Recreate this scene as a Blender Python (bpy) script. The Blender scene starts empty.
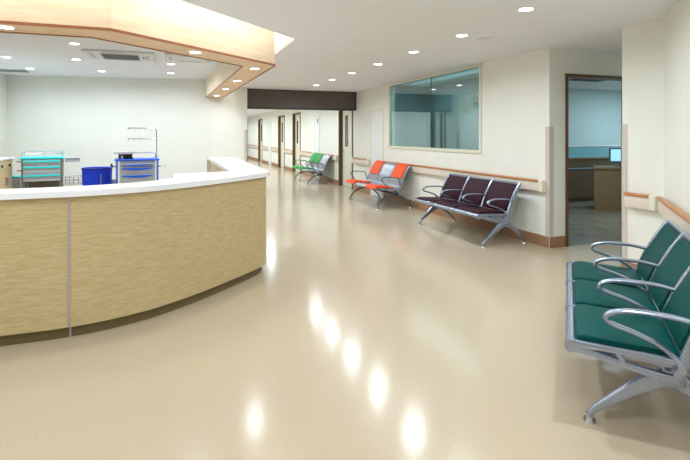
import bpy, bmesh, math, random
from mathutils import Vector, Matrix
random.seed(4)
S = bpy.context.scene
COL = S.collection
R = math.radians
CEIL = 2.57
NCEIL = 2.73
CAMZ = 1.45

# ------------------------------------------------------------------ materials
def lin(c):
    return tuple((x/12.92 if x <= .04045 else ((x+.055)/1.055)**2.4) for x in [v/255 for v in c]) + (1,)

def mat(name, rgb, rough=.5, metal=0, var=.04, scale=8, stretch=(1,1,1), bump=0, spec=.5, coat=0):
    m = bpy.data.materials.new(name); m.use_nodes = True
    nt = m.node_tree; b = nt.nodes['Principled BSDF']
    b.inputs['Roughness'].default_value = rough
    b.inputs['Metallic'].default_value = metal
    b.inputs['Specular IOR Level'].default_value = spec
    b.inputs['Coat Weight'].default_value = coat
    b.inputs['Coat Roughness'].default_value = .08
    c = lin(rgb)
    tc = nt.nodes.new('ShaderNodeTexCoord'); mp = nt.nodes.new('ShaderNodeMapping')
    mp.inputs['Scale'].default_value = stretch
    n = nt.nodes.new('ShaderNodeTexNoise'); n.inputs['Scale'].default_value = scale; n.inputs['Detail'].default_value = 5
    r = nt.nodes.new('ShaderNodeValToRGB')
    r.color_ramp.elements[0].position = .3; r.color_ramp.elements[1].position = .7
    r.color_ramp.elements[0].color = tuple(x*(1-var) for x in c[:3]) + (1,)
    r.color_ramp.elements[1].color = tuple(min(1, x*(1+var)) for x in c[:3]) + (1,)
    L = nt.links.new
    L(tc.outputs['Object'], mp.inputs['Vector']); L(mp.outputs['Vector'], n.inputs['Vector'])
    L(n.outputs['Fac'], r.inputs['Fac']); L(r.outputs['Color'], b.inputs['Base Color'])
    if bump:
        bp = nt.nodes.new('ShaderNodeBump'); bp.inputs['Strength'].default_value = bump; bp.inputs['Distance'].default_value = .004
        L(n.outputs['Fac'], bp.inputs['Height']); L(bp.outputs['Normal'], b.inputs['Normal'])
    return m

def emis(name, rgb, strength):
    m = bpy.data.materials.new(name); m.use_nodes = True
    b = m.node_tree.nodes['Principled BSDF']
    b.inputs['Base Color'].default_value = lin(rgb)
    b.inputs['Emission Color'].default_value = lin(rgb)
    b.inputs['Emission Strength'].default_value = strength
    return m

M = {}
M['wall'] = mat('wall_paint', (239,240,232), .55, var=.012, scale=3, spec=.3)
M['ceiling'] = mat('ceiling_paint', (241,242,245), .8, var=.01, scale=2, spec=.2)
M['floor'] = mat('vinyl_floor', (186,170,146), .17, var=.1, scale=130, spec=.45)
M['floor2'] = mat('office_floor', (132,126,114), .2, var=.14, scale=3.5, spec=.6)
M['base'] = mat('skirting_brown', (158,118,88), .4, var=.06, scale=30)
M['rail'] = mat('rail_board_cream', (229,217,205), .35, var=.01)
M['cap'] = mat('rail_cap_wood', (186,122,66), .35, var=.1, scale=6, stretch=(3,40,40))
M['endcap'] = mat('rail_end_cap', (234,230,212), .35, var=.01)
M['guard'] = mat('corner_guard_beige', (208,199,190), .4, var=.02)
M['brown'] = mat('door_frame_brown', (98,72,34), .45, var=.1, scale=10, stretch=(6,6,1))
M['leaf'] = mat('door_leaf_cream', (228,226,208), .5, var=.01)
M['panelwhite'] = mat('service_panel_white', (236,238,240), .45, var=.01)
M['glassdark'] = mat('door_glass_dark', (62,72,76), .08, var=.05)
M['chrome'] = mat('polished_steel', (200,203,208), .2, metal=1, var=.02)
M['alu'] = mat('satin_aluminium', (166,177,198), .26, metal=.9, var=.03)
M['aludark'] = mat('dark_coated_aluminium', (104,106,116), .35, metal=.7, var=.03)
M['perf'] = mat('perforated_steel', (158,164,174), .36, metal=.6, var=.2, scale=120)
M['teal'] = mat('teal_leatherette', (0,70,66), .45, var=.05, scale=60, bump=.05, spec=.1)
M['purple'] = mat('plum_leatherette', (50,12,30), .45, var=.06, scale=60, bump=.05, spec=.12)
M['orange'] = mat('orange_leatherette', (236,78,10), .5, var=.04, scale=60, spec=.25)
M['green'] = mat('green_leatherette', (14,150,50), .5, var=.04, scale=60, spec=.25)
M['black'] = mat('black_plastic', (28,28,32), .5)
M['beam'] = mat('beam_dark_brown', (92,84,77), .45, var=.08, scale=5)
M['beamedge'] = mat('beam_edge_black', (36,32,32), .5)
M['counter_top'] = mat('counter_top_white', (240,240,244), .22, var=.005, spec=.5)
M['plinth'] = mat('plinth_olive', (110,95,60), .5, var=.08, scale=20)
M['seam'] = mat('silver_strip', (178,180,186), .35, metal=.5)
M['trimred'] = mat('soffit_edge_brown', (165,105,66), .5, var=.05)
M['teal_plastic'] = mat('turquoise_plastic', (40,222,228), .4)
M['blue_plastic'] = mat('blue_plastic', (30,96,225), .4)
M['cartgrey'] = mat('cart_grey_enamel', (186,190,194), .4, var=.01)
M['cartshade'] = mat('cart_shade_taupe', (132,126,118), .45)  # shade on the cart's frame and lower back put into the colour
M['bluebag'] = mat('blue_bag_cloth', (14,56,215), .7, var=.2, scale=5, stretch=(8,8,.6), bump=.4)
M['cabwood'] = mat('cabinet_wood', (222,196,152), .45, var=.06, scale=5, stretch=(8,8,1))
M['officewood'] = mat('office_wood', (132,108,74), .45, var=.1, scale=5, stretch=(8,8,1))
M['officedark'] = mat('office_wood_dark', (98,80,56), .45, var=.1, scale=5, stretch=(1,8,8))
M['screenblue'] = mat('screen_blue_glass', (130,184,196), .2, var=.04)
M['officewall'] = mat('office_wall', (190,208,206), .6, var=.01)
M['acwhite'] = mat('air_unit_white', (222,224,222), .5, var=.01)
M['acgrey'] = mat('air_grille_grey', (138,142,142), .5, var=.04)
M['lamp'] = emis('lamp_lens', (250,252,255), 9)
M['paneltube'] = emis('cove_tube', (255,250,240), 6)
M['monitor'] = emis('monitor_screen', (150,205,235), .7)

# horizontally grained counter wood
def grain(name, a, b, scale, stretch, bump=.25, rough=.45):
    m = bpy.data.materials.new(name); m.use_nodes = True
    nt = m.node_tree; p = nt.nodes['Principled BSDF']; L = nt.links.new
    p.inputs['Roughness'].default_value = rough
    tc = nt.nodes.new('ShaderNodeTexCoord'); mp = nt.nodes.new('ShaderNodeMapping'); mp.inputs['Scale'].default_value = stretch
    n = nt.nodes.new('ShaderNodeTexNoise'); n.inputs['Scale'].default_value = scale
    n.inputs['Detail'].default_value = 6; n.inputs['Distortion'].default_value = .6
    r = nt.nodes.new('ShaderNodeValToRGB')
    r.color_ramp.elements[0].position = .36; r.color_ramp.elements[1].position = .64
    r.color_ramp.elements[0].color = lin(a); r.color_ramp.elements[1].color = lin(b)
    bp = nt.nodes.new('ShaderNodeBump'); bp.inputs['Strength'].default_value = bump; bp.inputs['Distance'].default_value = .004
    L(tc.outputs['Object'], mp.inputs['Vector']); L(mp.outputs['Vector'], n.inputs['Vector'])
    L(n.outputs['Fac'], r.inputs['Fac']); L(r.outputs['Color'], p.inputs['Base Color'])
    L(n.outputs['Fac'], bp.inputs['Height']); L(bp.outputs['Normal'], p.inputs['Normal'])
    return m
M['counter'] = grain('counter_wood', (184,162,116), (202,182,138), 5, (2.2,2.2,26))
M['soffit'] = grain('soffit_birch', (240,220,188), (248,232,206), 2, (1,1,9), .03, .5)
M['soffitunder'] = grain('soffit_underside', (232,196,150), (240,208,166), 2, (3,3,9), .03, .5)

# reflective tinted window glass
gm = bpy.data.materials.new('tinted_window_glass'); gm.use_nodes = True
nt = gm.node_tree; nt.nodes.clear()
o_ = nt.nodes.new('ShaderNodeOutputMaterial'); mx = nt.nodes.new('ShaderNodeMixShader')
gl = nt.nodes.new('ShaderNodeBsdfGlossy'); tr = nt.nodes.new('ShaderNodeBsdfTransparent')
gl.inputs['Roughness'].default_value = .02; gl.inputs['Color'].default_value = lin((215,228,230))
tr.inputs['Color'].default_value = lin((192,214,214))
mx.inputs[0].default_value = .30
nt.links.new(tr.outputs[0], mx.inputs[1]); nt.links.new(gl.outputs[0], mx.inputs[2]); nt.links.new(mx.outputs[0], o_.inputs[0])
M['glass'] = gm
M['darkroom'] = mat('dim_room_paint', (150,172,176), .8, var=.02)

# ------------------------------------------------------------------ helpers
def obj(name, bm, m, parent=None, smooth=False, loc=None, rotz=None):
    me = bpy.data.meshes.new(name)
    bmesh.ops.recalc_face_normals(bm, faces=bm.faces[:])
    bm.to_mesh(me); bm.free()
    me.materials.append(m)
    o = bpy.data.objects.new(name, me); COL.objects.link(o)
    if parent: o.parent = parent
    if loc: o.location = loc
    if rotz is not None: o.rotation_euler = (0,0,rotz)
    if smooth:
        for p in me.polygons: p.use_smooth = True
        try: me.set_sharp_from_angle(angle=R(38))
        except Exception: pass
    return o

def thing(name, label, cat, loc=(0,0,0), rotz=0, group=None):
    o = bpy.data.objects.new(name, None); COL.objects.link(o)
    o.empty_display_size = .1
    o.location = loc; o.rotation_euler = (0,0,rotz)
    return tag(o, label, cat, group)

def tag(o, label, cat, group=None):
    o['label'] = label; o['category'] = cat
    if group: o['group'] = group
    return o

def struct(o):
    o['kind'] = 'structure'; return o

def B(): return bmesh.new()

def box(bm, x0,x1,y0,y1,z0,z1, bev=0, mtx=None):
    vs = [bm.verts.new((x,y,z)) for z in (z0,z1) for x,y in ((x0,y0),(x1,y0),(x1,y1),(x0,y1))]
    f = [(0,3,2,1),(4,5,6,7),(0,1,5,4),(1,2,6,5),(2,3,7,6),(3,0,4,7)]
    fs = [bm.faces.new([vs[i] for i in q]) for q in f]
    geo = vs
    if bev:
        es = list({e for q in fs for e in q.edges})
        r = bmesh.ops.bevel(bm, geom=es, offset=bev, segments=3, affect='EDGES', profile=.5)
        geo = list({v for q in r['faces'] for v in q.verts} | {v for v in vs if v.is_valid})
    if mtx is not None: bmesh.ops.transform(bm, matrix=mtx, verts=geo)
    return bm

def prism(bm, pts, z0, z1, bev=0):
    lo = [bm.verts.new((x,y,z0)) for x,y in pts]; hi = [bm.verts.new((x,y,z1)) for x,y in pts]
    n = len(pts)
    fs = [bm.faces.new(lo[::-1]), bm.faces.new(hi)]
    for i in range(n): fs.append(bm.faces.new((lo[i], lo[(i+1)%n], hi[(i+1)%n], hi[i])))
    if bev:
        es = list(fs[0].edges) + list(fs[1].edges)
        bmesh.ops.bevel(bm, geom=es, offset=bev, segments=3, affect='EDGES', profile=.5)
    return bm

def prof(bm, pts, x0, x1, bev=0):
    """side outline (y,z) extruded along x"""
    lo = [bm.verts.new((x0,y,z)) for y,z in pts]; hi = [bm.verts.new((x1,y,z)) for y,z in pts]
    n = len(pts)
    fs = [bm.faces.new(lo[::-1]), bm.faces.new(hi)]
    for i in range(n): fs.append(bm.faces.new((lo[i], lo[(i+1)%n], hi[(i+1)%n], hi[i])))
    if bev:
        es = list(fs[0].edges) + list(fs[1].edges)
        bmesh.ops.bevel(bm, geom=es, offset=bev, segments=3, affect='EDGES', profile=.5)
    return bm

def cyl(bm, c, r, z0, z1, seg=24, r2=None, axis='z'):
    r2 = r if r2 is None else r2
    lo=[];hi=[]
    for i in range(seg):
        a = 2*math.pi*i/seg; ca,sa = math.cos(a), math.sin(a)
        if axis == 'z':
            lo.append(bm.verts.new((c[0]+r*ca, c[1]+r*sa, z0))); hi.append(bm.verts.new((c[0]+r2*ca, c[1]+r2*sa, z1)))
        elif axis == 'x':
            lo.append(bm.verts.new((z0, c[0]+r*ca, c[1]+r*sa))); hi.append(bm.verts.new((z1, c[0]+r2*ca, c[1]+r2*sa)))
        else:
            lo.append(bm.verts.new((c[0]+r*ca, z0, c[1]+r*sa))); hi.append(bm.verts.new((c[0]+r2*ca, z1, c[1]+r2*sa)))
    bm.faces.new(lo[::-1]); bm.faces.new(hi)
    for i in range(seg): bm.faces.new((lo[i],lo[(i+1)%seg],hi[(i+1)%seg],hi[i]))
    return bm

def catmull(P, k=6, closed=False):
    out=[]; n=len(P); d=len(P[0])
    rng = n if closed else n-1
    for i in range(rng):
        if closed: p0,p1,p2,p3 = P[(i-1)%n],P[i],P[(i+1)%n],P[(i+2)%n]
        else: p0,p1,p2,p3 = P[max(i-1,0)],P[i],P[i+1],P[min(i+2,n-1)]
        for j in range(k):
            t=j/k
            out.append(tuple(.5*((2*p1[q])+(-p0[q]+p2[q])*t+(2*p0[q]-5*p1[q]+4*p2[q]-p3[q])*t*t+(-p0[q]+3*p1[q]-3*p2[q]+p3[q])*t**3) for q in range(d)))
    if not closed: out.append(tuple(P[-1]))
    return out

def ribbon(bm, path, xc, w, th, k=6, off=0, seg=12, sq=.5):
    """path of (y,z[,thickness]) swept with a rounded section, width w along x"""
    P = [tuple(p) if len(p)==3 else (p[0],p[1],th) for p in path]
    if k > 1: P = catmull(P, k)
    rings=[]
    for i,p in enumerate(P):
        a = P[max(i-1,0)]; b = P[min(i+1,len(P)-1)]
        ty,tz = b[0]-a[0], b[1]-a[1]; l = math.hypot(ty,tz) or 1; ny,nz = -tz/l, ty/l
        ring=[]
        for s in range(seg):
            an = 2*math.pi*(s+.5)/seg
            ca,sa = math.cos(an), math.sin(an)
            u = math.copysign(abs(ca)**sq, ca)*w/2; v = math.copysign(abs(sa)**sq, sa)*p[2]/2 + off
            ring.append(bm.verts.new((xc+u, p[0]+ny*v, p[1]+nz*v)))
        rings.append(ring)
    for a,b in zip(rings, rings[1:]):
        for s in range(seg): bm.faces.new((a[s],a[(s+1)%seg],b[(s+1)%seg],b[s]))
    bm.faces.new(rings[0][::-1]); bm.faces.new(rings[-1])
    return bm

def tube(bm, pts, r, seg=8, k=1, closed=False):
    P = catmull(pts,k,closed) if k>1 else list(pts)
    P=[Vector(p) for p in P]; rings=[]; n=len(P); up=None
    for i,p in enumerate(P):
        if closed: t=(P[(i+1)%n]-P[i-1]).normalized()
        else: t=(P[min(i+1,n-1)]-P[max(i-1,0)]).normalized()
        if up is None:
            up = Vector((0,0,1)) if abs(t.z)<.9 else Vector((1,0,0))
        a=t.cross(up).normalized(); up=a.cross(t).normalized()
        rings.append([bm.verts.new(p+a*r*math.cos(2*math.pi*s/seg)+up*r*math.sin(2*math.pi*s/seg)) for s in range(seg)])
    m = n if closed else n-1
    for i in range(m):
        a,b=rings[i],rings[(i+1)%n]
        for s in range(seg): bm.faces.new((a[s],a[(s+1)%seg],b[(s+1)%seg],b[s]))
    if not closed: bm.faces.new(rings[0][::-1]); bm.faces.new(rings[-1])
    return bm

def slab(bm, p0, p1, z0, z1, t):
    """vertical slab from p0 to p1, thickness t to the right of the direction p0->p1"""
    d = Vector((p1[0]-p0[0], p1[1]-p0[1])).normalized(); n = Vector((d.y,-d.x))*t
    return prism(bm, [p0, p1, (p1[0]+n.x,p1[1]+n.y), (p0[0]+n.x,p0[1]+n.y)], z0, z1)

# ------------------------------------------------------------------ the room
XA = 4.57; YB = 4.89; CX, CY = 4.445, 3.73; DX, DY = 4.445, 3.275
XL = -3.3; XC = 1.70; YW = 11.4; YWL = 12.2; YEND = 34.0
DH = 2.3
bm = B(); prism(bm, [(XL-.15,-4.15),(12,-4.15),(12,34.2),(XL-.15,34.2)], -.1, 0); struct(obj('floor', bm, M['floor']))
bm = B(); prism(bm, [(4.83,YB),(11.5,YB),(11.5,9.0),(4.83,9.0)], .0005, .004); struct(obj('floor_office', bm, M['floor2']))

# ceiling with the cut-out round the nurses' station
bm = B()
prism(bm, [(XL-.15,-4.15),(12,-4.15),(12,34.2),(1.37,34.2),(1.37,5.47),(-.18,3.97),(XL-.15,3.97)], CEIL, CEIL+.06)
struct(obj('ceiling', bm, M['ceiling']))
bm = B(); prism(bm, [(XL,4.70),(-.62,4.70),(.9,6.05),(.82,12.2),(XL,12.2)], NCEIL, NCEIL+.05); struct(obj('ceiling_nurse_station', bm, M['ceiling']))
bm = B(); prism(bm, [(XL-.15,3.6),(1.7,3.6),(1.7,12.3),(XL-.15,12.3)], 3.0, 3.05); struct(obj('ceiling_recess', bm, M['ceiling']))
bm = B()
for a,b in (((XL,3.97),(-.18,3.97)),((-.18,3.97),(1.37,5.47)),((1.37,5.47),(1.37,YW))):
    slab(bm, a, b, CEIL+.06, 3.0, .03)
struct(obj('trim_1', bm, M['ceiling']))

# right wall of the corridor with door and window openings (y0,y1,z0,z1)
wy0, wy1, wz0 = 6.31, 9.70, 1.16
doors = [(11.93,13.05),(17.4,18.6),(20.05,21.3),(25.3,26.5)]
bm = B(); cur = YB
def wallbox(y0,y1,z0,z1): box(bm, XA, XA+.15, y0, y1, z0, z1)
wallbox(YB, wy0, 0, CEIL); wallbox(wy0, wy1, 0, wz0); wallbox(wy0,wy1,2.56,CEIL); cur = wy1
for a,b in doors:
    wallbox(cur, a, 0, CEIL); wallbox(a, b, DH, CEIL); cur = b
wallbox(cur, YEND, 0, CEIL)
struct(obj('wall_right', bm, M['wall']))
bm = B(); slab(bm, (XL,YWL), (XC,YW), 0, 3.0, -.15); struct(obj('wall_nurse_back', bm, M['wall']))
bm = B(); slab(bm, (XL,-4), (XL,YWL+.2), 0, 3.0, -.15); struct(obj('wall_left', bm, M['wall']))
bm = B(); ld=(12.02,12.85)
box(bm, XC-.15, XC, YW+.16, ld[0], 0, CEIL); box(bm, XC-.15, XC, ld[0], ld[1], DH, CEIL); box(bm, XC-.15, XC, ld[1], YEND, 0, CEIL)
struct(obj('wall_corridor_left', bm, M['wall']))
bm = B(); box(bm, XC-.15, XA+.15, YEND, YEND+.15, 0, CEIL); struct(obj('wall_corridor_end', bm, M['wall']))
# wall with the office door
ox0, ox1 = 4.83, 6.05
bm = B(); box(bm, XA+.15, ox0, YB, YB+.15, 0, CEIL); box(bm, ox0, ox1, YB, YB+.15, 2.25, CEIL); box(bm, ox1, 8, YB, YB+.15, 0, CEIL)
struct(obj('wall_office_front', bm, M['wall']))
bm = B(); box(bm, 8, 8.15, CY-.15, YB+.15, 0, CEIL); struct(obj('wall_side_passage', bm, M['wall']))
bm = B(); prism(bm, [(CX,CY),(8,CY),(8,CY-.15),(CX+.15,CY-.15),(CX+.15,DY-.06),(DX,DY)], 0, CEIL); struct(obj('wall_pier', bm, M['wall']))
bm = B(); slab(bm, (DX,DY), (-.3,DY-(DX+.3)), 0, CEIL, -.15); struct(obj('wall_diagonal', bm, M['wall']))
bm = B(); box(bm, -.3, -.15, -4, DY-(DX+.3), 0, CEIL); struct(obj('wall_behind_right', bm, M['wall']))
bm = B(); box(bm, XL-.15, -.15, -4.15, -4, 0, CEIL); struct(obj('wall_behind', bm, M['wall']))
# office
bm = B(); box(bm, 5.7, 11.5, 9.0, 9.15, 0, CEIL); struct(obj('wall_office_back', bm, M['officewall']))
bm = B(); box(bm, 11.5, 11.65, YB, 9.15, 0, CEIL); struct(obj('wall_office_right', bm, M['officewall']))
# shallow room behind the large window
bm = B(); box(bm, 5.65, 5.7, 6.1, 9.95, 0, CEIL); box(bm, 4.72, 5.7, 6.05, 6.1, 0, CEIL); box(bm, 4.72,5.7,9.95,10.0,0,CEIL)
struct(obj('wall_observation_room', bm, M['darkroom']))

# baseboards
def baseboard(name, segs, t=.012, h=.14):
    bm = B()
    for a,b in segs: slab(bm, a, b, 0, h, -t)
    struct(obj(name, bm, M['base']))
segs=[]; cur=YB
for a,b in sorted(doors+[(9.995,10.665),(14.965,15.485),(22.915,23.485)]): segs.append(((XA,cur),(XA,a-.04))); cur=b+.04
segs.append(((XA,cur),(XA,YEND)))
baseboard('baseboard_right', segs)
bm = B(); box(bm, XA, ox0-.005, YB-.012, YB, 0, .14); struct(obj('baseboard_office_front', bm, M['base']))
baseboard('baseboard_pier', [((DX,DY),(CX,CY))])
baseboard('baseboard_diagonal', [((-.3,DY-(DX+.3)),(DX,DY))])
baseboard('baseboard_nurse_back', [((XC,YW),(XL,YWL))])
baseboard('baseboard_corridor_left', [((XC,ld[0]-.04),(XC,YW)),((XC,YEND),(XC,ld[1]+.04))])

# corner guards
def guard(n, x, y, sx, sy, z=1.56, w=.055, t=.006):
    bm = B()
    box(bm, min(x,x+sx*w)-t*(sx>0), max(x,x+sx*w)+t*(sx<0), min(y-sy*t,y), max(y-sy*t,y), 0.14, z)
    box(bm, min(x-sx*t,x), max(x-sx*t,x), min(y,y+sy*w)-t*(sy>0), max(y,y+sy*w)+t*(sy<0), 0.14, z)
    struct(obj(n, bm, M['guard']))
bm = B(); prism(bm, [(XA-.008,YB+.06),(XA-.008,YB-.008),(XA+.06,YB-.008),(XA+.06,YB),(XA,YB),(XA,YB+.06)], 0, 1.56, .002); struct(obj('trim_2', bm, M['guard']))
bm = B(); box(bm, CX-.008, CX, CY-.06, CY+.008, 0, 1.56); box(bm, CX-.008, CX+.05, CY, CY+.008, 0, 1.56); struct(obj('trim_3', bm, M['guard']))
bm = B(); box(bm, XC-.06, XC+.008, YW-.008, YW+.002, .0, 1.57); box(bm, XC, XC+.008, YW-.008, YW+.07, 0, 1.57); struct(obj('trim_4', bm, M['guard']))

# office door frame
bm = B(); fw=.035
box(bm, ox0, ox0+fw, YB-.02, YB+.17, 0, 2.25); box(bm, ox1-fw, ox1, YB-.02, YB+.17, 0, 2.25); box(bm, ox0+fw, ox1-fw, YB-.02, YB+.17, 2.25-fw, 2.25)
struct(obj('door_1', bm, M['brown']))
# corridor doors
for i,(a,b) in enumerate(doors):
    bm = B()
    box(bm, XA-.02, XA+.17, a, a+.05, 0, DH); box(bm, XA-.02, XA+.17, b-.05, b, 0, DH); box(bm, XA-.02, XA+.17, a+.05, b-.05, DH-.05, DH)
    fr = struct(obj('door_%d'%(i+2), bm, M['brown']))
    bm = B(); box(bm, XA+.09, XA+.135, a+.05, b-.05, .008, DH-.05, .002); lf = obj('door_leaf', bm, M['leaf'], fr)
    gy = b-.58
    bm = B(); box(bm, XA+.083, XA+.1, gy+.08, gy+.3, 1.12, 2.0); obj('vision_glass', bm, M['glassdark'], lf)
    bm = B(); tube(bm, [(XA+.09,b-.13,1.0),(XA+.03,b-.13,1.0),(XA+.03,b-.26,1.0)], .011); cyl(bm, (b-.13,1.0), .026, XA+.08, XA+.092, axis='x'); obj('door_handle', bm, M['chrome'], lf)
a,b = ld
bm = B(); box(bm, XC-.17, XC+.02, a, a+.05, 0, DH); box(bm, XC-.17, XC+.02, b-.05, b, 0, DH); box(bm, XC-.17, XC+.02, a+.05, b-.05, DH-.05, DH)
fr = struct(obj('door_6', bm, M['brown']))
bm = B(); box(bm, XC-.135, XC-.09, a+.05, b-.05, .008, DH-.05); lf = obj('door_leaf', bm, M['leaf'], fr)
bm = B(); box(bm, XC-.1, XC-.083, a+.3, a+.46, .98, 2.1); obj('vision_glass', bm, M['glassdark'], lf)
bm = B(); tube(bm, [(XC-.09,b-.13,1.0),(XC-.03,b-.13,1.0),(XC-.03,b-.26,1.0)], .011); obj('door_handle', bm, M['chrome'], lf)

# flush white service doors
def service(y0,y1,z1,lab,n):
    t = struct(bpy.data.objects.new('door_%d'%n, None)); COL.objects.link(t)
    bm = B(); box(bm, XA-.012, XA, y0, y1, .01, z1, .002); lf=obj('door_leaf', bm, M['panelwhite'], t)
    bm = B()
    box(bm, XA-.018, XA, y0-.025, y0, 0, z1+.025); box(bm, XA-.018, XA, y1, y1+.025, 0, z1+.025); box(bm, XA-.018, XA, y0, y1, z1, z1+.025)
    obj('door_frame', bm, M['leaf'], t)
    return t
service(9.98, 10.68, 2.01, '', 7)
t = service(14.95, 15.5, 2.08, '', 8)
bm = B(); box(bm, XA-.03, XA-.012, 15.1, 15.14, 1.85, 1.98, .003); obj('door_latch', bm, M['aludark'], t)
service(22.9, 23.5, 2.1, '', 9)

# window
wt = struct(bpy.data.objects.new('window_1', None)); COL.objects.link(wt)
bm = B(); f=.05
box(bm, XA-.02, XA+.12, wy0, wy0+f, wz0, 2.56); box(bm, XA-.02, XA+.12, wy1-f, wy1, wz0, 2.56)
box(bm, XA-.02, XA+.12, wy0+f, wy1-f, wz0, wz0+f); box(bm, XA-.02, XA+.12, wy0+f, wy1-f, 2.56-.03, 2.56)
obj('window_frame', bm, M['leaf'], wt)
ym = 7.89
for a,b in ((wy0+f, ym-.004),(ym+.004, wy1-f)):
    bm = B(); box(bm, XA+.012, XA+.022, a, b, wz0+f, 2.53); obj('window_pane', bm, M['glass'], wt)
bm = B(); box(bm, XA+.008, XA+.026, ym-.004, ym+.004, wz0+f, 2.53); obj('glass_joint', bm, M['aludark'], wt)

# dark beam across the corridor
bt = thing('ceiling_beam', 'dark brown bulkhead beam spanning the corridor mouth under the ceiling', 'beam', (XC,11.7,0))
bm = B(); box(bm, 0, XA-XC-.03, 0, .3, 2.12, CEIL); obj('beam_panel', bm, M['beam'], bt)
bm = B(); box(bm, 0, XA-XC-.001, -.012, .31, 2.095, 2.12); box(bm, 0, XA-XC, -.012, 0, CEIL-.018, CEIL); box(bm, XA-XC-.03, XA-XC-.001, -.012, .31, 2.12, CEIL); obj('beam_edging', bm, M['beamedge'], bt)

# ------------------------------------------------------------------ wooden soffit
st = thing('wooden_soffit', 'pale wood-clad lowered soffit ring with downlights above the reception counter', 'soffit', (0,0,0))
outer = [(XL,4.40),(-.46,4.40),(1.225,5.93),(1.14,YW+.05)]
inner = [(.77,YW+.11),(.865,6.13),(-.66,4.78),(XL,4.78)]
bm = B(); prism(bm, outer+inner, 2.335, 2.96); obj('fascia', bm, M['soffit'], st)
bm = B(); prism(bm, outer+inner, 2.322, 2.335); obj('soffit_underside', bm, M['soffitunder'], st)
bm = B()
for a,b in zip(outer, outer[1:]): slab(bm, a, b, 2.31, 2.334, .010)
obj('edge_strip', bm, M['trimred'], st)
bm = B()
for a,b in zip(inner, inner[1:]): slab(bm, a, b, 2.312, 2.326, .008)
obj('inner_edge_strip', bm, M['trimred'], st)

# ------------------------------------------------------------------ downlights
def downlight(x, y, z, label, power=10, r=.062, group=None, light=True):
    t = thing('downlight', label, 'ceiling light', (x,y,z), 0, group)
    bm = B()
    n=28
    for i in range(n):
        a0,a1 = 2*math.pi*i/n, 2*math.pi*(i+1)/n
        def p(rr,zz,a): return bm.verts.new((rr*math.cos(a), rr*math.sin(a), zz))
        bm.faces.new((p(r+.012,0,a0),p(r+.012,0,a1),p(r+.010,-.006,a1),p(r+.010,-.006,a0)))
        bm.faces.new((p(r+.010,-.006,a0),p(r+.010,-.006,a1),p(r,-.004,a1),p(r,-.004,a0)))
    bmesh.ops.remove_doubles(bm, verts=bm.verts, dist=.0005)
    obj('trim_ring', bm, M['acwhite'], t)
    bm = B(); cyl(bm, (0,0), r, -.004, -.001, n); obj('lens', bm, M['lamp'], t)
    if light:
        l = bpy.data.lights.new('lamp', 'AREA'); l.shape='DISK'; l.size=r*2; l.energy=power; l.spread=R(165)
        l.color=(.85,.935,1.0)
        lo = bpy.data.objects.new('lamp', l); COL.objects.link(lo); lo.parent=t; lo.location=(0,0,-.012)
    return t
ordn = ['nearest','second nearest','third','fourth','fifth','sixth','seventh']
PW = 15
g = 'downlights in the main ceiling row'
for i,y in enumerate((3.46,4.62,5.76,6.94,8.10,9.23,10.35)):
    downlight(2.97 if i==0 else 3.08, y, CEIL, 'round recessed downlight, %s from the camera in the row above the benches' % ordn[i], PW*.68, group=g)
for x,y in ((2.0,1.6),(.6,.6),(-1.2,2.6),(-1.2,.8),(-1.2,-1.6),(-2.6,1.6),(1.6,3.0),(7.4,4.3)):  # unseen downlights added as fill for the foreground
    downlight(x, y, CEIL, 'round recessed fill downlight added out of frame above the hall', 6 if x > 7 else PW*.95, group='added fill downlights out of frame')
for i,y in enumerate((13.3,15.6,17.9,20.2,22.5,24.8,27.1,29.5)):
    downlight(3.1, y, CEIL, 'round recessed downlight in the corridor ceiling beyond the dark beam', PW*1.9, group='downlights beyond the beam')
sl = ['at the left edge of the frame, front arm of the wooden soffit','on the slanting arm of the wooden soffit','nearest on the long side arm of the wooden soffit','second along the long side arm of the wooden soffit','third along the long side arm of the wooden soffit','last on the side arm of the wooden soffit, nearest the wall']
for i,(x,y) in enumerate([(-1.25,4.58),(.25,5.29),(1.04,6.32),(1.01,7.84),(.985,9.29),(.97,10.95)]):
    downlight(x, y, 2.3215, 'round downlight '+sl[i], PW*(.15 if i==5 else .35), .055, group='downlights in the wooden soffit')
nl = ['front one, left of the air unit','left one above the turquoise cart','rearmost on the left, near the corner air grille','just left of the ceiling air unit','rearmost in the middle, behind the ceiling air unit','front one beside the soffit side arm','rearmost beside the soffit side arm']
for i,(x,y) in enumerate([(-1.26,7.61),(-2.53,9.3),(-2.54,10.75),(-1.5,9.2),(-1.29,10.7),(.01,9.2),(.01,10.54)]):
    downlight(x, y, NCEIL, 'small downlight over the nurse station, '+nl[i], PW*.75, .06, group='downlights over the nurse station')

# cove lights (tubes hidden in the slot)
for i,(a,b) in enumerate([((-3.2,4.12),(-.35,4.12)),((-.25,4.2),(1.2,5.55)),((1.29,5.9),(1.29,11.2))]):
    m_ = ((a[0]+b[0])/2,(a[1]+b[1])/2); L_ = math.hypot(b[0]-a[0], b[1]-a[1])
    t = thing('cove_light', ['strip light hidden in the front slot of the soffit','strip light hidden in the slanting slot of the soffit','strip light hidden in the side slot of the soffit'][i], 'strip light', (m_[0],m_[1],2.975), math.atan2(b[1]-a[1], b[0]-a[0]))
    bm = B(); box(bm, -L_/2, L_/2, -.03, .03, -.005, .02); obj('housing', bm, M['acwhite'], t)
    bm = B(); cyl(bm, (0,-.02), .012, -L_/2+.02, L_/2-.02, 10, axis='x'); obj('tube', bm, M['paneltube'], t)
    l = bpy.data.lights.new('lamp','AREA'); l.shape='RECTANGLE'; l.size=L_; l.size_y=.04; l.energy=[5,5.5,7][i]; l.color=(1,.98,.93)
    lo = bpy.data.objects.new('lamp', l); COL.objects.link(lo); lo.parent=t; lo.location=(0,0,-.04)

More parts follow.
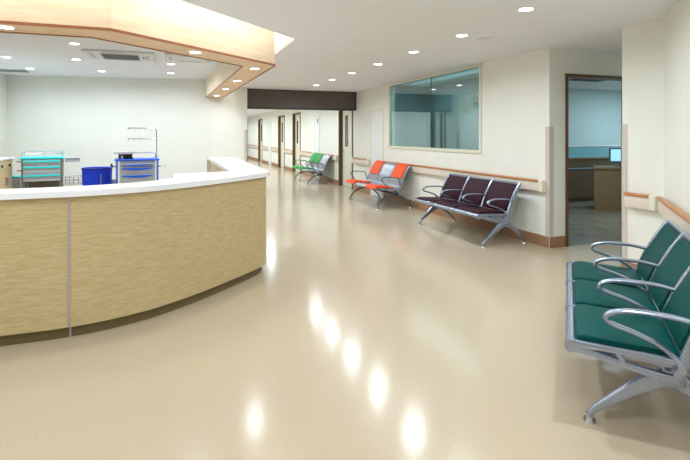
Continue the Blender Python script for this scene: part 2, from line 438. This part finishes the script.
# ceiling disc
t = thing('ceiling_speaker', 'flat round off-white ceiling disc beside the second nearest downlight', 'ceiling disc', (3.37,4.61,CEIL))
bm = B(); cyl(bm, (0,0), .11, -.012, 0, 32, r2=.12); obj('cover', bm, M['ceiling'], t, True)
bm = B(); cyl(bm, (0,0), .08, -.016, -.012, 32); obj('grille', bm, M['acwhite'], t)

# cassette air units over the nurse station
def cassette(x,y,w,d,label,grille=True):
    t = thing('air_conditioner', label, 'air conditioner', (x,y,NCEIL-.001))
    bm = B(); box(bm, -w/2, w/2, -d/2, d/2, -.03, 0, .008); obj('panel', bm, M['acwhite'], t)
    if grille:
        bm = B(); box(bm, -w*.27, w*.27, -d*.27, d*.27, -.036, -.03)
        for k in range(9):
            yy = -d*.25 + k*d*.5/8; box(bm, -w*.26, w*.26, yy-.006, yy+.006, -.044, -.036)
        obj('grille', bm, M['acgrey'], t)
    for sx,sy,lx,ly in ((0,-1,w*.5,.05),(0,1,w*.5,.05),(-1,0,.05,d*.5),(1,0,.05,d*.5)):
        bm = B(); cx_,cy_ = sx*w*.4, sy*d*.4
        box(bm, cx_-lx/2, cx_+lx/2, cy_-ly/2, cy_+ly/2, -.036, -.029, .003); obj('air_vane', bm, M['cartgrey'], t)
    return t
t = cassette(-.74,8.42,1.0,.82,'white ceiling cassette air conditioner with grey centre grille over the nurse station')
bm = B()
for k in (.33,.37): box(bm, k-.008, k+.008, -.08, .08, -.034, -.029)
obj('indicator_slot', bm, M['black'], t)
cassette(.3,8.3,.75,.7,'pale ceiling cassette air unit partly hidden by the soffit arm', False)
t = thing('air_grille', 'flat grey air grille in the far left ceiling corner', 'air grille', (-2.95,11.15,NCEIL))
bm = B(); box(bm, -.3, .3, -.2, .2, -.012, 0); obj('grille_frame', bm, M['acwhite'], t)
bm = B()
for k in range(10): box(bm, -.27, .27, -.17+k*.036, -.155+k*.036, -.018, -.012)
obj('slats', bm, M['acgrey'], t)

# ------------------------------------------------------------------ handrails
def handrail(p0, p1, label, cap0=True, cap1=True, slim=False):
    """wall on the left side of p0->p1 ; rail protrudes to the right"""
    L_ = math.hypot(p1[0]-p0[0], p1[1]-p0[1]); ang = math.atan2(p1[1]-p0[1], p1[0]-p0[0])
    t = thing('handrail', label, 'handrail', (p0[0],p0[1],0), ang, 'wall handrails')
    e=.07; a=e if cap0 else 0; b=L_-(e if cap1 else 0)
    bm = B(); box(bm, a, b, -.062, -.03, .715, .838, .008); obj('rail_board', bm, M['rail'], t, True)
    bm = B(); prof(bm, [(-.074,.838),(-.076,.852),(-.066,.866),(-.03,.866),(-.014,.852),(-.014,.838)], a, b, .003); obj('wood_cap', bm, M['cap'], t, True)
    k=a+.25
    while k < b:
        bm = B(); box(bm, k-.02, k+.02, -.035, 0, .74, .82); k += 1.1
        obj('wall_bracket', bm, M['rail'], t)
    for on,x0,x1 in ((cap0,0,e),(cap1,L_-e,L_)):
        if on:
            bm = B(); box(bm, x0, x1, *((-.070, -.0005, .715, .864, .008) if slim else (-.08, -.0005, .705, .87, .016))); obj('end_cap', bm, M['endcap'], t, True)
    return t
# wall on right side of corridor: direction +y has the room on the left, so run p0->p1 towards -y
handrail((XA,9.93),(XA,YB+.05),'long wood-topped handrail on the wall behind the plum and orange benches')
handrail((XA,11.84),(XA,10.73),'short wood-topped handrail between the white service door and the first corridor door')
handrail((XA,14.9),(XA,13.12),'wood-topped handrail at the near end of the bright green bench')
handrail((XA,17.33),(XA,15.55),'wood-topped handrail at the far end of the bright green bench')
handrail((XA,19.98),(XA,18.67),'wood-topped handrail between the two middle corridor doors')
handrail((XA,22.85),(XA,21.37),'wood-topped handrail just past the third corridor door')
handrail((XA,25.23),(XA,23.55),'wood-topped handrail before the farthest corridor door')
handrail((XA,33.5),(XA,26.57),'farthest wood-topped handrail at the corridor end')
handrail((CX,CY-.075),(DX,DY+.04),'short wood-topped handrail on the narrow pier beside the office doorway', False, True, True)
handrail((DX-.05,DY-.05),(.3,DY-(DX-.3)),'wood-topped handrail on the wall behind the teal bench', False, True)

# ------------------------------------------------------------------ benches
def bpt(t, n=0):  # point on the back line
    u=(.44,.898); nn=(-.898,.44); t *= .92
    return (.475+u[0]*t+nn[0]*n, .40+u[1]*t+nn[1]*n)

def bench(name, label, loc, rot, pitch, pads_seat, pads_back, armlist, style, padm, legx, metal, legm=None):
    t = thing(name, label, 'bench', loc, rot, None)
    n = len(pads_seat); W = pitch*n; legm = legm or metal
    for i in range(n):
        x0 = -W/2+i*pitch; x1=x0+pitch; g=.018
        if style == 'full':
            bm = B(); prof(bm, [(.0,.385),(.3,.37),(.47,.355),(.485,.385),(.46,.392),(.02,.408),(0,.405)], x0+g, x1-g, .003)
            s = obj('seat', bm, M['alu'], t)
            bm = B(); prof(bm, [(.03,.409),(.02,.425),(.03,.446),(.06,.455),(.25,.442),(.42,.436),(.46,.425),(.47,.396)], x0+g+.004, x1-g-.004, .012); obj('seat_cushion', bm, padm, s, True)
            bm = B(); prof(bm, [bpt(.03,-.012),bpt(.03,.006),bpt(.475,.006),bpt(.475,-.012)], x0+g, x1-g, .003)
            box(bm, x0+g-.004, x1-g+.004, -.014, .018, -.02, .02, .009, Matrix.Translation((0,bpt(.478)[0],bpt(.478)[1])))
            b = obj('backrest', bm, M['alu'], t)
            bm = B(); prof(bm, [bpt(.045,.007),bpt(.03,.03),bpt(.06,.05),bpt(.18,.052),bpt(.3,.04),bpt(.42,.036),bpt(.455,.028),bpt(.46,.007)], x0+g+.016, x1-g-.016, .012); obj('back_cushion', bm, padm, b, True)
        else:
            w = pitch-.03; xc=(x0+x1)/2
            seatp = [(.0,.385),(.012,.415),(.05,.425),(.2,.41),(.36,.39),(.45,.40)]
            backp = [(.45,.40),(.50,.43),(.525,.50),(.55,.58),(.60,.67),(.655,.77),(.70,.83),(.735,.845),(.752,.83)]
            bm = B(); ribbon(bm, seatp, xc, w, .014, sq=.25); s=obj('seat', bm, M['perf'], t, True)
            bm = B(); ribbon(bm, backp, xc, w, .014, sq=.25); b=obj('backrest', bm, M['perf'], t, True)
            if pads_seat[i]:
                bm = B(); ribbon(bm, [(-.012,.392),(.0,.42),(.05,.435),(.2,.42),(.38,.40)], xc, w-.05, .036, off=.01, sq=.35); obj('seat_cushion', bm, padm, s, True)
            if pads_back[i]:
                bm = B(); ribbon(bm, [(.553,.585),(.60,.67),(.655,.77),(.698,.828),(.738,.846)], xc, w-.07, .03, off=.012, sq=.35); obj('back_cushion', bm, padm, b, True)
    # front rail
    if style == 'full':
        for i in range(n):
            bm = B(); cyl(bm, (.0,.405), .027, -W/2+i*pitch+.012, -W/2+(i+1)*pitch-.012, 20, axis='x'); obj('front_rail', bm, M['alu'], t, True)
    # side frames at each divider
    for i in range(n+1):
        x = -W/2+i*pitch
        bm = B()
        if style == 'full':
            ribbon(bm, [(-.01,.408,.05),(.06,.412,.036),(.2,.412,.028),(.34,.408,.028),(.47,.40,.03)], x, .03, .03)
            ribbon(bm, [(.01,.394,.04),(.12,.374,.036),(.25,.347,.036),(.38,.327,.036),(.44,.325,.036)], x, .03, .03)
            ribbon(bm, [(.20,.405),(.235,.345)], x, .028, .024, k=1)
            ribbon(bm, [(.44,.33,.04),(.465,.38,.05),bpt(.04,.012)+(.05,),bpt(.2,.022)+(.054,),bpt(.35,.02)+(.05,),bpt(.485,.01)+(.04,)], x, .042, .03)
            cyl(bm, (.0,.402), .032, x-.018, x+.018, 24, axis='x')
        else:
            ribbon(bm, [(.02,.395,.02),(.2,.392,.022),(.4,.372,.03),(.47,.38,.03),(.515,.44,.026),(.545,.54,.024),(.60,.66,.022),(.655,.76,.02),(.705,.82,.018)], x, .02, .02)
        obj('side_frame', bm, metal, t, True)
    for i in armlist:
        x = -W/2+i*pitch; bm = B()
        if style == 'full':
            loop = [bpt(.21,.0)+(.03,),(.52,.590,.024),(.42,.606,.022),(.28,.610,.022),(.205,.600,.024),(.160,.578,.026),(.157,.553,.026),(.19,.533,.024),(.27,.510,.022),(.35,.480,.022),(.405,.445,.024),(.445,.405,.03),(.465,.36,.035)]
        else:
            loop = [(.50,.46,.02),(.47,.58,.018),(.44,.612,.018),(.34,.625,.018),(.20,.632,.018),(.13,.62,.018),(.105,.585,.018),(.13,.54,.018),(.20,.46,.018),(.24,.40,.018)]
        ribbon(bm, loop, x, .046 if style=='full' else .03, .02, seg=12, sq=.7)
        obj('armrest', bm, metal if style=='full' else legm, t, True)
    # beam under the seats
    bm = B(); box(bm, -W/2+.05, W/2-.05, .40, .47, .27, .31, .006); obj('beam', bm, metal if style=='full' else M['black'], t)
    for x in (-legx, legx):
        bm = B()
        ribbon(bm, ([(.085,.035,.026),(.11,.07,.034),(.20,.145,.05),(.30,.225,.07),(.40,.28,.085),(.48,.272,.08),(.58,.20,.056),(.68,.105,.04),(.745,.04,.028)] if style=='full' else [(.06,.035,.02),(.07,.075,.024),(.13,.155,.028),(.23,.225,.034),(.36,.265,.04),(.48,.262,.04),(.60,.22,.034),(.70,.145,.028),(.755,.07,.024),(.765,.035,.02)]), x, .042, .04)
        ribbon(bm, [(.425,.26,.07),(.435,.33,.08),(.44,.38,.06)], x, .045, .05, k=1)
        box(bm, x-.03, x+.03, .385, .485, .262, .318, .008)
        lg = obj('leg', bm, legm, t, True)
        for y in ((.085,.745) if style=='full' else (.06,.765)):
            bm = B(); cyl(bm, (x,y), .032, 0, .012, 20, r2=.028); cyl(bm, (x,y), .018, .01, .042, 16)
            obj('foot_pad', bm, M['chrome'], lg, True)
    return t

s2 = math.sqrt(.5)
bench('waiting_bench', 'teal three-seat waiting bench with aluminium loop armrests in the right foreground', (2.451,2.436,0), R(-135), .535, [1]*3, [1]*3, range(4), 'full', M['teal'], .72, M['alu'])
bench('waiting_bench', 'plum three-seat waiting bench with metal loop armrests below the long handrail', (3.715,6.06,0), R(-90), .565, [1]*3, [1]*3, range(4), 'full', M['purple'], .84, M['alu'])
bench('waiting_bench', 'steel waiting bench with orange pads and bare middle seat beside the white service door', (3.725,9.3,0), R(-90), .565, [1,0,1], [1,0,1], [0,3], 'steel', M['orange'], .76, M['alu'], M['aludark'])
bench('waiting_bench', 'steel waiting bench with bright green pads and bare near seat far down the corridor', (3.73,14.35,0), R(-90), .6, [1,1,0], [1,1,0], [0,1,2,3], 'steel', M['green'], .78, M['alu'], M['aludark'])

# ------------------------------------------------------------------ reception counter
ct = thing('reception_counter', 'angled wood-fronted reception counter with white top in the left foreground', 'counter', (0,0,0))
path = [(XL+.002,3.86),(-1.6,3.86),(-.95,3.86),(-.70,3.87),(-.45,3.92),(-.2,4.02),(-.02,4.13),(.25,4.34),(.55,4.62),(.77,4.84),(.90,4.99),(.965,5.13),(.985,5.33),(1.0,6.0),(1.05,8.75)]
sm = catmull(path, 5)
def offset(P, d):   # d>0 : outwards (right of travel is outside when going left->right then up)
    out=[]
    for i,p in enumerate(P):
        a=P[max(i-1,0)]; b=P[min(i+1,len(P)-1)]
        tx,ty=b[0]-a[0],b[1]-a[1]; l=math.hypot(tx,ty) or 1
        out.append((p[0]+ty/l*d, p[1]-tx/l*d))
    return out
def band(bm, P, d0, d1, z0, z1):
    A=offset(P,d0); C=offset(P,d1)
    prev=None
    for a,c in zip(A,C):
        cur=[bm.verts.new((a[0],a[1],z0)),bm.verts.new((c[0],c[1],z0)),bm.verts.new((c[0],c[1],z1)),bm.verts.new((a[0],a[1],z1))]
        if prev:
            for k in range(4): bm.faces.new((prev[k],prev[(k+1)%4],cur[(k+1)%4],cur[k]))
        else: bm.faces.new(cur[::-1])
        prev=cur
    bm.faces.new(prev)
    return bm
bm = B(); band(bm, sm, -.03, 0, .085, 1.013); obj('front_panel', bm, M['counter'], ct, True)
bm = B(); band(bm, sm, -.06, -.045, 0, .085); obj('plinth', bm, M['plinth'], ct, True)
bm = B(); box(bm, -.681,-.669, 3.868, 3.885, .085, 1.013); box(bm, -.681,-.669, 3.915, 3.93, 0, .085); obj('seam_strip', bm, M['seam'], ct)
# top slab
top_out = offset(sm, .035)
top_out = [p for p in top_out if p[1] < 8.78] + [(1.085,8.78)]
top_in = [(.62,8.78),(.62,5.36),(.42,5.28),(.015,5.18),(.03,4.66),(-.12,4.47),(-.38,4.29),(-.62,4.20),(-.95,4.17),(XL+.002,4.17)]
bm = B(); prism(bm, top_out+top_in, 1.013, 1.055, .008); obj('countertop', bm, M['counter_top'], ct, True)
bm = B()
prism(bm, [(-.95,4.14),(-.62,4.165),(-.40,4.25),(-.15,4.43),(.0,4.62),(.0,4.66),(-.17,4.46),(-.40,4.29),(-.62,4.20),(-.95,4.17)], .1, 1.008)
box(bm, XL+.01, -.95, 4.14, 4.17, .1, 1.008)
obj('back_panel', bm, M['cabwood'], ct)
bm = B()
for k in range(6):
    y0=5.40+k*.55; box(bm, .66, .70, y0, y0+.54, .1, 1.0, .003)
obj('cabinet_door', bm, M['cabwood'], ct)
bm = B(); box(bm, .60, 1.0, 8.70, 8.765, 0, 1.012); obj('end_panel', bm, M['counter_top'], ct)
# inner desk (lower worktop)
bm = B(); prism(bm, [(XL+.01,4.17),(-.95,4.17),(-.62,4.2),(-.38,4.29),(-.12,4.47),(.03,4.66),(-.3,5.0),(-.6,4.75),(XL+.01,4.75)], .72, .75); obj('work_surface', bm, M['counter_top'], ct)

# ------------------------------------------------------------------ things behind the counter
# wooden cabinet along the left wall
t = thing('base_cabinet', 'pale wooden base cabinet with white top against the left wall', 'cabinet', (XL,0,0))
x1=.51
bm = B(); box(bm, 0.01, x1, 8.9, 10.57, .08, 1.0); obj('body', bm, M['cabwood'], t)
bm = B(); box(bm, 0.005, x1+.04, 8.86, 10.62, 1.0, 1.035, .006); obj('top', bm, M['counter_top'], t)
bm = B(); box(bm, .02, x1-.04, 8.95, 10.52, 0, .08); obj('plinth', bm, M['plinth'], t)
for k in range(4):
    y0 = 8.92+k*.41
    bm = B(); box(bm, x1, x1+.018, y0, y0+.40, .82, .985, .003); d=obj('drawer', bm, M['cabwood'], t)
    bm = B(); cyl(bm, (y0+.2,.9), .022, x1+.018, x1+.04, 14, axis='x'); obj('knob', bm, M['black'], d)
    bm = B(); box(bm, x1, x1+.018, y0, y0+.40, .1, .81, .003); d=obj('cabinet_door', bm, M['cabwood'], t)
    yy = y0+.36 if k%2==0 else y0+.04
    bm = B(); tube(bm, [(x1+.018,yy,.56),(x1+.045,yy,.56),(x1+.045,yy,.68),(x1+.018,yy,.68)], .007); obj('handle', bm, M['aludark'], d)

# pedal bin with turquoise lid
t = thing('pedal_bin', 'small white bin with turquoise lid between wooden cabinet and turquoise cart', 'bin', (-2.86,11.0,0))
bm = B(); prof(bm, [(-.14,.0),(.14,.0),(.15,.62),(-.15,.62)], -.13, .13, .012); obj('body', bm, M['cartgrey'], t)
bm = B(); box(bm, -.14,.14,-.16,.16,.62,.655,.012); obj('lid', bm, M['teal_plastic'], t)
bm = B(); box(bm, -.05,.05,-.18,-.12,.0,.03,.005); obj('pedal', bm, M['black'], t)

def castors(t, xs, ys):
    for x in xs:
        for y in ys:
            bm = B(); cyl(bm, (y,.05), .05, x-.014, x+.014, 20, axis='x'); box(bm, x-.02,x+.02,y-.03,y+.01,.07,.12); obj('castor', bm, M['black'], t)

def drawer_cart(name, label, loc, rot, w, d, ztop, zbot, acc, draws, legs):
    t = thing(name, label, 'medical cart', loc, rot, 'drawer carts behind the counter')
    bm = B()
    box(bm, -w/2, w/2, -d/2+.02, d/2, zbot, ztop-.03, .01)
    if legs:
        for sx in (-1,1):
            for sy in (-1,1): box(bm, sx*(w/2-.03)-.025, sx*(w/2-.03)+.025, sy*(d/2-.05)-.025, sy*(d/2-.05)+.025, .12, zbot)
        box(bm, -w/2+.02, w/2-.02, -d/2+.04, d/2-.02, .14, .18)
    obj('body', bm, M['cartgrey'] if not legs else M['cartshade'], t)
    bm = B(); box(bm, -w/2-.03, w/2+.03, -d/2-.02, d/2+.02, ztop-.035, ztop, .015); obj('cart_top', bm, acc, t)
    z = ztop-(.045 if legs else .085)
    for h in draws:
        bm = B(); box(bm, -w/2+.035, w/2-.035, -d/2-.002, -d/2+.03, z-h+.01, z, .005); dr=obj('drawer', bm, M['cartgrey'], t)
        hh = min(.045, h*.4)
        bm = B()
        n=10
        zt=z-.02
        hw=.45 if legs else .37
        pts=[(-w*hw+i*w*2*hw/n, zt) for i in range(n+1)] + [(w*hw-i*w*2*hw/n, zt-hh*(.35+.65*math.sin(math.pi*i/n)) if not legs else zt-.03) for i in range(n+1)]
        lo=[bm.verts.new((x,-d/2-.03,zz)) for x,zz in pts]; hi=[bm.verts.new((x,-d/2,zz)) for x,zz in pts]
        bm.faces.new(lo); bm.faces.new(hi[::-1]); m=len(pts)
        for i in range(m): bm.faces.new((lo[i],hi[i],hi[(i+1)%m],lo[(i+1)%m]))
        obj('drawer_handle', bm, acc, dr)
        z -= h
    castors(t, (-w/2+.07,w/2-.07), (-d/2+.08,d/2-.08))
    return t

c = drawer_cart('drawer_cart', 'grey trolley with turquoise drawer handles and open wire rail, left behind the counter', (-2.29,10.62,0), R(8), .66, .48, 1.035, .62, M['teal_plastic'], [.11,.155,.15], True)
bm = B()
tube(bm, [(-.32,-.2,1.035),(-.32,-.2,1.13),(-.32,.22,1.13),(.32,.22,1.13),(.32,-.2,1.13),(.32,-.2,1.035)], .007)
tube(bm, [(-.32,.22,1.085),(.32,.22,1.085)], .005)
for x in (-.32,0,.32): tube(bm, [(x,.22,1.03),(x,.22,1.13)], .006)
obj('guard_rail', bm, M['chrome'], c)
bm = B(); box(bm, -.27,.27,.19,.22,.18,.60); obj('lower_back_panel', bm, M['cartshade'], c)  # dark panel, also gives the shadow between the cart's legs
bm = B(); box(bm, .37,.62,-.2,.15,.93,1.0,.008); box(bm, .37,.64,-.22,.17,1.0,1.012,.003); obj('side_shelf', bm, M['cartgrey'], c)
bm = B()
for z in (.50,.57,.64): tube(bm, [(.37,-.2,z),(.66,-.2,z),(.66,.1,z),(.37,.1,z)], .006, closed=True)
for i in range(5): tube(bm, [(.37+i*.0725,-.2,.50),(.37+i*.0725,-.2,.64)], .004)
for i in range(5): tube(bm, [(.37+i*.0725,.1,.50),(.37+i*.0725,.1,.64)], .004)
for i in range(7): tube(bm, [(.37+i*.048,-.2,.50),(.37+i*.048,.1,.50)], .003)
obj('wire_basket', bm, M['chrome'], c)
bm = B(); tube(bm, [(-.33,.1,.95),(-.42,.1,.95),(-.42,-.1,.95),(-.33,-.1,.95)], .01); tube(bm, [(-.33,.1,.78),(-.41,.1,.78),(-.41,-.1,.78),(-.33,-.1,.78)], .008); obj('push_handle', bm, M['chrome'], c)

c = drawer_cart('emergency_cart', 'grey trolley with blue top and three blue drawer handles against the back wall', (-.60,10.05,0), R(5), .72, .48, 1.0, .16, M['blue_plastic'], [.06,.14,.2,.25], False)
for sx in (-1,1):
    bm = B(); box(bm, sx*.352-.016, sx*.352+.016, -.262, -.225, .14, .965, .008); obj('corner_post', bm, M['blue_plastic'], c)
for sx in (-1,1):
    bm = B(); box(bm, sx*.318-.016, sx*.318+.016, -.26, -.225, .16, .965, .004); obj('corner_trim', bm, M['endcap'], c)
bm = B(); tube(bm, [(-.3,.2,1.0),(-.3,.2,1.1),(.3,.2,1.1),(.34,.2,1.07),(.34,.2,1.0)], .008); obj('guard_rail', bm, M['chrome'], c)
bm = B(); tube(bm, [(.36,.2,.3),(.36,.2,1.53),(.345,.2,1.57),(.31,.2,1.585),(-.17,.2,1.585)], .012); tube(bm, [(.36,.2,1.375),(-.17,.2,1.375)], .010); obj('infusion_pole', bm, M['chrome'], c)
bm = B()
for z in (1.585,1.375):
    for k in range(5):
        x=-.15+k*.1; tube(bm, [(x,.2,z-.01),(x,.2,z-.045),(x+.012,.19,z-.055)], .004, 6)
obj('hook', bm, M['chrome'], c)
bm = B(); tube(bm, [(.36,.15,.84),(.50,.15,.84),(.50,-.1,.84),(.36,-.1,.84)], .010); obj('push_handle', bm, M['chrome'], c)
bm = B(); tube(bm, [(-.36,-.1,.86),(-.44,-.1,.86),(-.44,-.1,.92)], .01); cyl(bm, (-.44,-.1), .02, .86, .90, 12); obj('bottle_holder', bm, M['black'], c)
# monitor on the cart
t = thing('patient_monitor', 'black device with flat grey lid standing on the blue cart top', 'medical device', (-.80,9.98,1.001), R(5))
bm = B(); box(bm, -.12,.14,-.12,.12,.0,.02,.004); box(bm, -.10,.12,-.10,.10,.02,.085,.02); obj('body', bm, M['black'], t)
bm = B(); box(bm, -.20,.18,-.16,.15,.10,.135,.008); obj('lid', bm, M['cartgrey'], t)
bm = B(); box(bm, -.12,-.10,-.1,.1,.02,.10); box(bm, .10,.12,-.1,.1,.02,.10); obj('bracket', bm, M['black'], t)
bm = B(); cyl(bm, (-.06,-.12), .02, .01, .06, 14); obj('knob', bm, M['cartgrey'], t)

# blue laundry hamper
t = thing('laundry_hamper', 'round dark blue cloth hamper between the two trolleys', 'hamper', (-1.32,10.3,0))
bm = B(); n=48; rows=[(.0,.22),(.05,.235),(.3,.24),(.55,.245),(.76,.25),(.80,.262),(.825,.262)]
rings=[]
for z,r in rows:
    rings.append([bm.verts.new(((r+.008*math.sin(i*math.pi*2*12/n)*(z<.78))*math.cos(2*math.pi*i/n),(r+.008*math.sin(i*math.pi*2*12/n)*(z<.78))*math.sin(2*math.pi*i/n),z)) for i in range(n)])
for a,b in zip(rings,rings[1:]):
    for i in range(n): bm.faces.new((a[i],a[(i+1)%n],b[(i+1)%n],b[i]))
bm.faces.new(rings[0][::-1])
inn=[bm.verts.new((.245*math.cos(2*math.pi*i/n),.245*math.sin(2*math.pi*i/n),.825)) for i in range(n)]
for i in range(n): bm.faces.new((rings[-1][i],rings[-1][(i+1)%n],inn[(i+1)%n],inn[i]))
inn2=[bm.verts.new((.23*math.cos(2*math.pi*i/n),.23*math.sin(2*math.pi*i/n),.6)) for i in range(n)]
for i in range(n): bm.faces.new((inn[i],inn[(i+1)%n],inn2[(i+1)%n],inn2[i]))
bm.faces.new(inn2)
obj('bag', bm, M['bluebag'], t, True)
bm = B(); tube(bm, [(.265*math.cos(2*math.pi*i/32),.265*math.sin(2*math.pi*i/32),.815) for i in range(32)], .01, closed=True); obj('rim', bm, M['black'], t, True)
bm = B(); box(bm, .085,.105,-.275,-.262,.05,.72); obj('metal_strip', bm, M['alu'], t)
# small black thing: bin to the right of hamper
t = thing('waste_box', 'small pale box standing low between the hamper and the blue cart', 'box', (-1.06,10.5,0))
bm = B(); box(bm, -.04,.06,-.1,.1,0,.55,.008); obj('body', bm, M['cartgrey'], t)
bm = B(); box(bm, -.042,.062,-.102,.102,.55,.565,.004); obj('lid', bm, M['acgrey'], t)

# ------------------------------------------------------------------ office seen through the doorway
t = thing('office_counter', 'long dark wooden office counter with blue glass screen at the back of the side office', 'counter', (0,0,0))
bm = B(); box(bm, 6.3, 11.2, 8.0, 8.05, .1, .95); box(bm, 6.3, 11.2, 8.05, 8.1, 0, .1); obj('front_panel', bm, M['officedark'], t)
bm = B(); box(bm, 6.3, 11.2, 7.98, 8.6, .93, .96); obj('top', bm, M['officewood'], t)
bm = B(); box(bm, 6.3, 11.2, 7.985, 8.0, .72, .74); obj('edge_band', bm, M['screenblue'], t)
bm = B(); box(bm, 6.3, 9.6, 8.02, 8.04, .96, 1.2); obj('glass_screen', bm, M['screenblue'], t)
bm = B(); box(bm, 6.3, 9.6, 8.01, 8.05, 1.2, 1.225); obj('screen_rail', bm, M['panelwhite'], t)
t = thing('office_desk', 'light brown wooden desk block standing in the side office doorway view', 'desk', (0,0,0))
bm = B(); prism(bm, [(7.60,6.98),(9.4,6.4),(9.6,7.0),(8.17,7.5)], 0.0, .80); obj('desk_body', bm, M['officewood'], t)
bm = B(); prism(bm, [(7.58,6.96),(9.4,6.38),(9.62,7.0),(8.16,7.52)], .80, .825); obj('desktop', bm, M['officewood'], t)
t = thing('computer_monitor', 'small lit screen standing on the office desk edge beside the door jamb', 'monitor', (8.35,7.05,.825), R(-35))
bm = B(); box(bm, -.2,.2,-.015,.015,.08,.37,.006); obj('casing', bm, M['aludark'], t)
bm = B(); box(bm, -.17,.17,-.02,-.015,.11,.34); obj('screen', bm, M['monitor'], t)
bm = B(); box(bm, -.02,.02,-.01,.01,.01,.1); box(bm, -.09,.09,-.07,.07,0,.012,.003); obj('stand', bm, M['aludark'], t)
t = thing('ceiling_vent', 'slatted grey ceiling vent inside the side office', 'vent', (7.9,7.4,CEIL), R(0))
bm = B(); box(bm, -.45,.45,-.22,.22,-.01,0); obj('frame', bm, M['acwhite'], t)
bm = B()
for k in range(8): box(bm, -.42+k*.11,-.36+k*.11,-.19,.19,-.018,-.01)
obj('slats', bm, M['black'], t)
def fill_panel(x,y,z,sx,sy,e,col,label,group=None):  # ceiling panels added to brighten the rooms beyond
    t = thing('added_light_panel', label, 'ceiling light', (x,y,z), 0, group)
    bm = B(); box(bm, -sx/2-.02,sx/2+.02,-sy/2-.02,sy/2+.02,-.008,0); obj('frame', bm, M['acwhite'], t)
    bm = B(); box(bm, -sx/2,sx/2,-sy/2,sy/2,-.012,-.008); obj('diffuser', bm, M['acwhite'], t)
    l = bpy.data.lights.new('lamp','AREA'); l.shape='RECTANGLE'; l.size=sx; l.size_y=sy; l.energy=e; l.color=col
    lo = bpy.data.objects.new('lamp', l); COL.objects.link(lo); lo.parent=t; lo.location=(0,0,-.02)
fill_panel(10.3,7.2,CEIL,1.1,.6,50,(.66,.88,1.0),'added cool light panel in place of daylight deep in the side office, out of view')  # added lamp, stands in for daylight in the office
fill_panel(6.9,5.9,CEIL,1.1,.9,24,(.75,.92,1.0),'added cool light panel brightening the office desk from inside the doorway, out of view')  # added lamp, lights the desk front facing the doorway
fill_panel(4.92,7.9,CEIL,.3,3.0,34,(.92,.98,1.0),'added cool light panel brightening the dim room behind the large window')  # added lamp, lifts the tone seen through the glass

# ------------------------------------------------------------------ camera, world, colour
cam = bpy.data.cameras.new('camera'); cam.sensor_width=36; cam.lens=480/690*36; cam.shift_y=-95/690; cam.clip_start=.05
co = bpy.data.objects.new('camera', cam); COL.objects.link(co); co.location=(0,0,CAMZ); co.rotation_euler=(R(90),0,R(-20))
S.camera = co
w = bpy.data.worlds.new('world'); S.world = w; w.use_nodes=True
w.node_tree.nodes['Background'].inputs['Color'].default_value=(.8,.9,1,1); w.node_tree.nodes['Background'].inputs['Strength'].default_value=.3
vs = S.view_settings; vs.view_transform='Standard'; vs.look='None'; vs.gamma=1; vs.use_curve_mapping=False; vs.exposure=0.4
